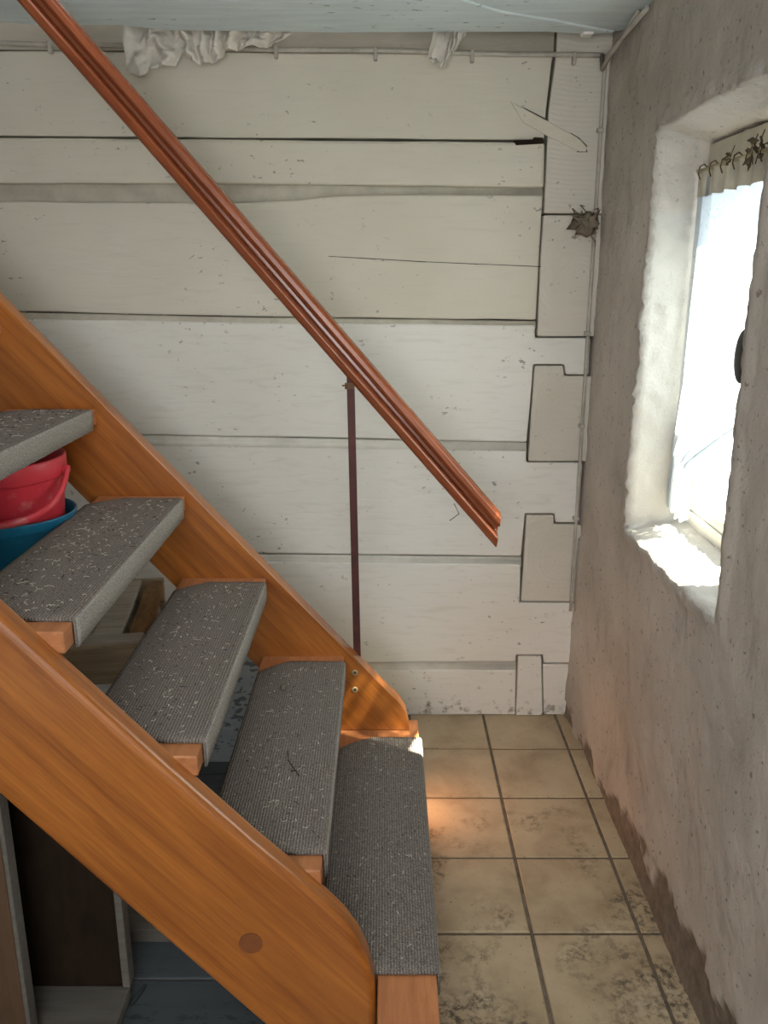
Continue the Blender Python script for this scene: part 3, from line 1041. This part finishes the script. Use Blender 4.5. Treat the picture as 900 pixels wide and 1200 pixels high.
# header tape
bm = bmesh.new()
rv = []
for j in range(4):
    row = []
    for i in range(61):
        s = i/60
        y = IY1-0.006 + (IY0+0.035-IY1+0.006)*s
        row.append(bm.verts.new((cur_x-0.0035+0.005*math.sin(s*math.pi*15+0.5)-0.004, y, ztop+0.014-0.017*j+0.002*math.sin(s*40))))
    rv.append(row)
for j in range(3):
    for i in range(60):
        bm.faces.new((rv[j][i], rv[j][i+1], rv[j+1][i+1], rv[j+1][i]))
hd = from_bm('header_tape', bm, 'curtain_header', None, True)
bm_kids = [hd]
for i, y in enumerate([IY1-0.03-0.062*k for k in range(8)]):
    bm = bmesh.new()
    zr = ztop+0.018
    add_tube(bm, [(cur_x-0.010, y, zr-0.020), (cur_x-0.014, y+0.002, zr-0.008), (cur_x-0.012, y+0.001, zr+0.006), (cur_x-0.004, y, zr+0.011), (cur_x+0.004, y, zr+0.004)], 0.0016, 6)
    bm_kids.append(from_bm('curtain_hook', bm, 'rust', None, True))
at_base(cur, bm_kids)
rod = tube('curtain_rod', [(cur_x-0.003, IY1+0.004, ztop+0.017), (cur_x-0.003, IY0-0.004, ztop+0.017)], 0.0048, 'rod_brass', None, 10)
tag(rod, 'thin brass curtain rod across the top of the window', 'curtain rod')
# dried sprigs hanging from the rod
for si, (u0, v0, sc) in enumerate(((858, 178, 0.8), (885, 165, 1.3), (893, 160, 1.5))):
    p0 = onX(u0, v0, cur_x-0.016)
    bm = bmesh.new()
    r_ = random.Random(40+si)
    add_tube(bm, [p0+Vector((0.004, 0, 0.012)), p0, p0+Vector((-0.004, 0.006, -0.03*sc))], 0.0010, 5)
    for k in range(7):
        b0 = p0+Vector((-0.002, 0.003, -0.004*k*sc))
        dv = Vector((r_.uniform(-.6, .2), r_.uniform(-1, 1), r_.uniform(-0.9, .5))).normalized()*0.016*sc
        s_ = dv.cross(Vector((1, 0, 0.3))).normalized()*0.004*sc
        up_ = Vector((-0.0012, 0, 0.0006))
        vsq = [b0, b0+dv*0.5+s_, b0+dv, b0+dv*0.5-s_]
        lo = [bm.verts.new(q) for q in vsq]
        hi = [bm.verts.new(q+up_) for q in vsq]
        bm.faces.new(lo[::-1]); bm.faces.new(hi)
        for a in range(4):
            bm.faces.new((lo[a], lo[(a+1) % 4], hi[(a+1) % 4], hi[a]))
    tag(from_bm('dried_sprig', bm, 'dry_leaf'), ['small dried sprig hanging on the curtain rod, farthest from the lens', 'curled dried sprig hanging on the curtain rod, middle of three', 'largest dried sprig on the curtain rod, at the photo edge'][si], 'sprig', 'dried sprigs on the curtain rod')
# dark oval grip in front of the lace
pk = onX(870, 418, cur_x-0.022)
bm = bmesh.new()
bmesh.ops.create_uvsphere(bm, u_segments=28, v_segments=16, radius=1.0)
for v in bm.verts:
    v.co = Vector((v.co.x*0.010, v.co.y*0.030, v.co.z*0.050))
bmesh.ops.translate(bm, verts=bm.verts, vec=(pk.x, pk.y, pk.z))
hk = from_bm('oval_grip', bm, 'black_plastic', None, True)
bm = bmesh.new()
add_tube(bm, [(pk.x, pk.y, pk.z), (FX0+0.008, pk.y, pk.z)], 0.006, 10)
hs = from_bm('spindle', bm, 'steel', None, True)
wh = empty('window_handle', (FX0+0.006, pk.y, pk.z))
at_base(wh, [hk, hs])
tag(wh, 'dark oval window handle showing in front of the lace curtain', 'handle')

# ------------------------------------------------------------------ cables
yb = YW-0.010
cpts = []
for i in range(41):
    t = i/40
    u = -260 + t*(706+260)
    v = 51.5 + (u/706.0)*15 + 0.8*math.sin(u/41.0)
    x, z = W(u, v)
    cpts.append((x, yb-0.002*math.sin(u/70.0), z))
cab = tube('cable', cpts, 0.0062, 'cable_sheath', None, 10)
tag(cab, 'painted cable running level along the top of the log wall', 'cable')
kids = []
for u in (60, 324, 440, 553, 672):
    x, z = W(u, 52+u/706*15)
    bm = bmesh.new()
    add_box(bm, (x-0.005, yb-0.0085, z-0.022), (x+0.005, YW+0.0, z+0.009))
    kids.append(from_bm('cable_clip', bm, 'cable_sheath', None, False, 0.003))
at_base(cab, kids)
cp2 = [onX(752, -8, XW-0.012), onX(741, 18, XW-0.012), onX(729, 45, XW-0.014)]
cp2 = [Vector((XW-0.012, 2.20, ZC+0.0)), Vector((XW-0.016, 2.30, ZC-0.022)), Vector((XW-0.022, 2.40, ZC-0.040))]
col = []
for i in range(31):
    t = i/30
    v = 66 + t*(716-66)
    u = 712.5 - 40.5*t
    p_ = onY(u-2, v, YW-0.012)
    col.append(Vector((min(p_.x + 0.0022*math.sin(i*1.3), XW-0.022), p_.y, p_.z)))
cc = tube('cable', cp2[:2] + [cp2[2]] + col, 0.0052, 'cable_sheath', None, 8)
tag(cc, 'painted cable dropping down the corner beside the plastered wall', 'cable')
kids = []
for k in (4, 9, 15, 20, 25):
    p_ = col[k]
    bm = bmesh.new()
    add_box(bm, (p_.x-0.010, p_.y-0.007, p_.z-0.006), (p_.x+0.008, YW-0.0, p_.z+0.006))
    kids.append(from_bm('cable_clip', bm, 'cable_sheath', None, False, 0.003))
at_base(cc, kids)
cc2 = tube('cable', [Vector((XW-0.012, 2.13, ZC-0.012)), Vector((XW-0.018, 2.24, ZC-0.024)), Vector((XW-0.030, 2.36, ZC-0.05)), Vector((XW-0.034, 2.43, ZC-0.072)), Vector((W(704, 66)[0], YW-0.012, W(704, 66)[1]))], 0.006, 'cable_sheath', None, 8)
tag(cc2, 'short painted cable running along the ceiling edge into the corner', 'cable')

# ------------------------------------------------------------------ rags stuffed under the ceiling
def rag(name, outline_top, outline_bot, Y, depth, nf, label, seed):
    """crumpled cloth strip: top edge tucked over the ceiling boards, lower edge hanging"""
    nx, nz = 110, 30
    bm = bmesh.new()
    def interp(pl, t):
        u0, u1_ = pl[0][0], pl[-1][0]
        u = u0+(u1_-u0)*t
        for a, b in zip(pl, pl[1:]):
            if a[0] <= u <= b[0]:
                k_ = (u-a[0])/(b[0]-a[0])
                k_ = k_*k_*(3-2*k_)
                return u, a[1]+(b[1]-a[1])*k_
        return u, pl[-1][1]
    rows_ = []
    for j in range(nz+1):
        s = j/nz
        row = []
        for i in range(nx+1):
            t = i/nx
            ua, va = interp(outline_top, t)
            ub, vb = interp(outline_bot, t)
            p_ = onY(ua+(ub-ua)*s, va+(vb-va)*s, Y)
            w1 = mnoise.fractal(Vector((t*nf, s*1.6+t*2.0, seed)), 0.8, 2, 4)
            w2 = 1.0 - 2.0*abs(math.sin(t*nf*4.4 + s*2.6*math.sin(t*9+seed) + 1.6*w1))**0.9
            w3 = mnoise.noise(Vector((t*nf*2.2, s*3.0, seed+5)))
            dy = depth*(0.62*w2 + 0.60*w1 + 0.35*abs(w3))
            edge = min(1.0, min(t, 1-t)*9)
            dy = dy*edge
            row.append(bm.verts.new((p_.x + 0.006*w3, p_.y - 0.012 - max(-0.020, dy) - 0.012*math.sin(s*math.pi), p_.z)))
        rows_.append(row)
    for j in range(nz):
        for i in range(nx):
            bm.faces.new((rows_[j][i], rows_[j][i+1], rows_[j+1][i+1], rows_[j+1][i]))
    o = from_bm(name, bm, 'rag_cloth', None, True)
    md = o.modifiers.new('thickness', 'SOLIDIFY'); md.thickness = 0.0025
    md = o.modifiers.new('smooth', 'SUBSURF'); md.levels = 1; md.render_levels = 1
    recenter(o)
    return tag(o, label, 'rag')
rag('rag', [(146, 20), (200, 20), (350, 20)], [(150, 84), (158, 88), (168, 92), (176, 82), (186, 80), (206, 78), (214, 62), (222, 70), (236, 76), (254, 73), (268, 60), (300, 58), (326, 52), (350, 38)], YW-0.044, 0.036, 5.0, 'long crumpled off-white rag stuffed between the ceiling and the log wall', 2.0)
rag('rag', [(512, 22), (530, 22), (552, 22)], [(500, 70), (508, 76), (518, 81), (530, 62), (545, 44)], YW-0.042, 0.030, 2.0, 'small crumpled rag hanging alone over the cable on the log wall', 7.0)

# dirty cobweb clump in the corner
bm = bmesh.new()
pc = onY(688, 262, YW-0.02)
r_ = random.Random(3)
bmesh.ops.create_icosphere(bm, subdivisions=3, radius=1.0)
for v in bm.verts:
    k_ = 1 + 1.0*mnoise.noise(v.co*2.0) + 0.7*mnoise.noise(v.co*5)
    v.co = Vector((pc.x + 0.004 + v.co.x*0.033*k_, min(pc.y + v.co.y*0.014*k_, YW-0.003), pc.z + v.co.z*0.026*k_))
    v.co.x = min(v.co.x, XW-0.014)
for k in range(26):
    a0 = Vector((r_.uniform(-0.036, 0.040), r_.uniform(-0.018, 0.012), r_.uniform(-0.034, 0.034)))
    a1_ = a0 + Vector((r_.uniform(-0.03, 0.03), r_.uniform(-0.01, 0.01), r_.uniform(-0.02, 0.02)))
    a2_ = a1_ + Vector((r_.uniform(-0.02, 0.02), r_.uniform(-0.01, 0.01), r_.uniform(-0.02, 0.02)))
    cl = lambda p_: Vector((min(p_.x+pc.x, XW-0.02), min(p_.y+pc.y, YW-0.004), p_.z+pc.z))
    add_tube(bm, [cl(a0), cl(a1_), cl(a2_)], [0.0015, 0.003, 0.001], 5, True, 0.6)
tag(from_bm('cobweb_clump', bm, 'web', None, True), 'dirty brown clump of cobweb in the corner of the log wall', 'cobweb')
# bent wire sticking out under the lower end of the rail
q = [onY(532, 590, 2.06), onY(538, 602, 2.07), onY(527, 610, 2.09)]
tag(tube('bent_wire', q, 0.0011, 'rust', None, 5), 'thin bent wire poking out beneath the handrail end', 'wire')

# ------------------------------------------------------------------ buckets, crate and boards under the stairs
def bucket(name, loc, prof, mat, tilt=(0, 0, 0)):
    root = empty(name, loc)
    root.rotation_euler = tilt
    bm = bmesh.new()
    add_lathe(bm, prof, 48)
    from_bm('bucket_body', bm, mat, root, True).modifiers.new('bevel', 'BEVEL').width = 0.001
    return root
BY = 1.800
BZ = 0.605
Hb = 0.262
blue = bucket('bucket', (-0.818, BY, BZ), [(0.098, 0), (0.100, 0.003), (0.133, Hb-0.022), (0.1355, Hb-0.020), (0.1375, Hb-0.004), (0.139, Hb), (0.136, Hb+0.003), (0.133, Hb), (0.131, Hb-0.02), (0.0975, 0.006), (0.02, 0.005)], 'blue_plastic')
tag(blue, 'blue plastic bucket under the stairs holding the red bucket', 'bucket', 'nested buckets')
bm = bmesh.new()
add_box(bm, (-0.020, -0.149, Hb-0.045), (0.020, -0.128, Hb-0.008))
from_bm('handle_lug', bm, 'blue_plastic', blue, False, 0.003)
bm = bmesh.new()
add_tube(bm, [(0.012, -0.150, Hb-0.022), (0.006, -0.153, Hb-0.030), (-0.02, -0.155, Hb-0.050), (-0.06, -0.145, Hb-0.060), (-0.10, -0.115, Hb-0.062), (-0.135, -0.06, Hb-0.05), (-0.147, 0, Hb-0.03)], 0.0022, 6)
from_bm('wire_handle', bm, 'steel', blue, True)
Hr = 0.190
rz0 = BZ + 0.195
red = bucket('bucket', (-0.806, BY-0.002, rz0), [(0.096, 0), (0.099, 0.004), (0.1135, Hr-0.046), (0.1145, Hr-0.044), (0.1215, Hr-0.040), (0.1235, Hr-0.004), (0.1225, Hr), (0.1185, Hr+0.001), (0.1165, Hr-0.003), (0.111, Hr-0.06), (0.095, 0.005), (0.02, 0.004)], 'red_plastic', (R(1.5), R(-2.0), 0))
tag(red, 'red plastic bucket nested in the blue bucket under the stairs', 'bucket', 'nested buckets')
bm = bmesh.new()
hp = []
for i in range(25):
    a = math.pi*i/24
    ca = math.cos(a)
    hp.append((math.copysign(abs(ca)**0.7, ca)*(0.130+0.012*math.sin(2*a)**2), -0.140*math.sin(a), Hr-0.030 - 0.080*math.sin(a)**0.75))
add_tube(bm, hp, 0.0052, 8, True, 1.7)
from_bm('carry_handle', bm, 'red_plastic', red, True)
for sx in (-1, 1):
    bm = bmesh.new()
    bmesh.ops.create_cone(bm, cap_ends=True, segments=16, radius1=0.010, radius2=0.008, depth=0.016, matrix=Matrix.Translation((sx*0.126, 0, Hr-0.030)) @ Matrix.Rotation(R(90), 4, 'Y'))
    from_bm('handle_pivot', bm, 'red_plastic', red, True)

crate = empty('wooden_crate', (-0.52, 1.70, 0), R(8))
tag(crate, 'rough wooden crate frame under the stairs carrying the buckets', 'crate')
CW, CD, CH = 0.52, 0.40, 0.604
def cbox(nm, lo, hi, mat, bev=0.003):
    return box(nm, lo, hi, mat, crate, bev)
cbox('top_board', (-CW, 0.0, CH-0.014), (-0.004, 0.052, CH), 'grey_wood')
cbox('front_board', (-CW, -0.018, CH-0.088), (0.0, 0.0, CH-0.001), 'old_wood')
cbox('side_board', (-0.116, 0.054, CH-0.014), (-0.054, CD-0.002, CH), 'grey_wood')
cbox('edge_board', (-0.044, 0.054, CH-0.040), (0.0, CD-0.002, CH-0.006), 'bark_edge', 0.008)
cbox('back_board', (-CW, CD-0.070, CH-0.030), (-0.118, CD, CH-0.016), 'old_wood')
cbox('back_panel', (-CW, CD+0.001, CH-0.09), (0.0, CD+0.018, CH-0.004), 'old_wood')
for k in range(2):
    cbox('slat', (-CW+0.0+0.125*k, 0.054, CH-0.014), (-CW+0.120+0.125*k, CD-0.072, CH), 'grey_wood')
cbox('inner_panel', (-0.265, 0.001, CH-0.075), (-0.031, CD-0.001, CH-0.063), 'grey_wood')
cbox('side_panel', (-0.030, 0.002, CH-0.10), (-0.014, CD, CH-0.042), 'old_wood')
for x, y in ((-0.045, 0.004), (-CW+0.005, 0.004), (-0.045, CD-0.045), (-CW+0.005, CD-0.045), (-0.330, 0.004)):
    cbox('leg', (x, y, 0.0), (x+0.04, y+0.04, CH-0.101), 'grey_wood')

# open low cupboard under the near stringer
cb = empty('cupboard', (-0.59, 1.345, 0))
tag(cb, 'open dark brown cupboard carcass with a grey bottom under the stairs', 'cupboard')
kids = [box('back_panel', (-0.72, 1.347, 0.0), (-0.505, 1.367, 0.56), 'dark_board', None, 0.002),
        box('side_strip', (-0.5045, 1.338, 0.041), (-0.490, 1.369, 0.50), 'dusty_wood', None, 0.002),
        box('bottom_panel', (-0.72, 0.98, 0.014), (-0.492, 1.3465, 0.040), 'dusty_wood', None, 0.003),
        box('side_panel', (-0.735, 0.98, 0.0), (-0.7205, 1.367, 0.56), 'dark_board', None, 0.002),
        box('plinth', (-0.71, 1.02, 0.0), (-0.50, 1.04, 0.0138), 'dark_board', None, 0.001)]
at_base(cb, kids)
pb = box('upright_board', (-0.92, 1.210, 0.041), (-0.634, 1.238, 0.66), 'brown_board', None, 0.003)
pb2 = box('edge_strip', (-0.6338, 1.210, 0.041), (-0.626, 1.239, 0.66), 'dusty_wood', None, 0.002)
recenter(pb)
at_base(pb, [pb2])
tag(pb, 'upright brown board with a pale worn edge standing before the cupboard', 'board')
pl = box('plank', (-0.62, 1.50, 0.0), (-0.20, 1.58, 0.032), 'dusty_wood', None, 0.003)
recenter(pl)
tag(pl, 'short bare plank lying on the blue-grey boards under the stairs', 'plank')
c0 = onZ(162, 1166, 0.003)
ring = [(c0.x+0.005*math.cos(a)+0.008*math.sin(a), c0.y+0.026*math.sin(a), 0.003) for a in [2*math.pi*k/20 for k in range(21)]]
tag(tube('wire_loop', ring, 0.0012, 'black_plastic', None, 5), 'small black wire loop lying on the blue-grey floor boards', 'wire loop')

# pale painted panel standing behind the stairs
pp = prism('painted_panel', [(-0.66, 0.0), (-0.24, 0.0), (-0.245, 0.36), (-0.655, 0.37)], 2.195, 2.213, 'panel_paint', None, 0.002)
recenter(pp)
tag(pp, 'pale blue-grey panel with flaking paint standing upright behind the stairs', 'panel')
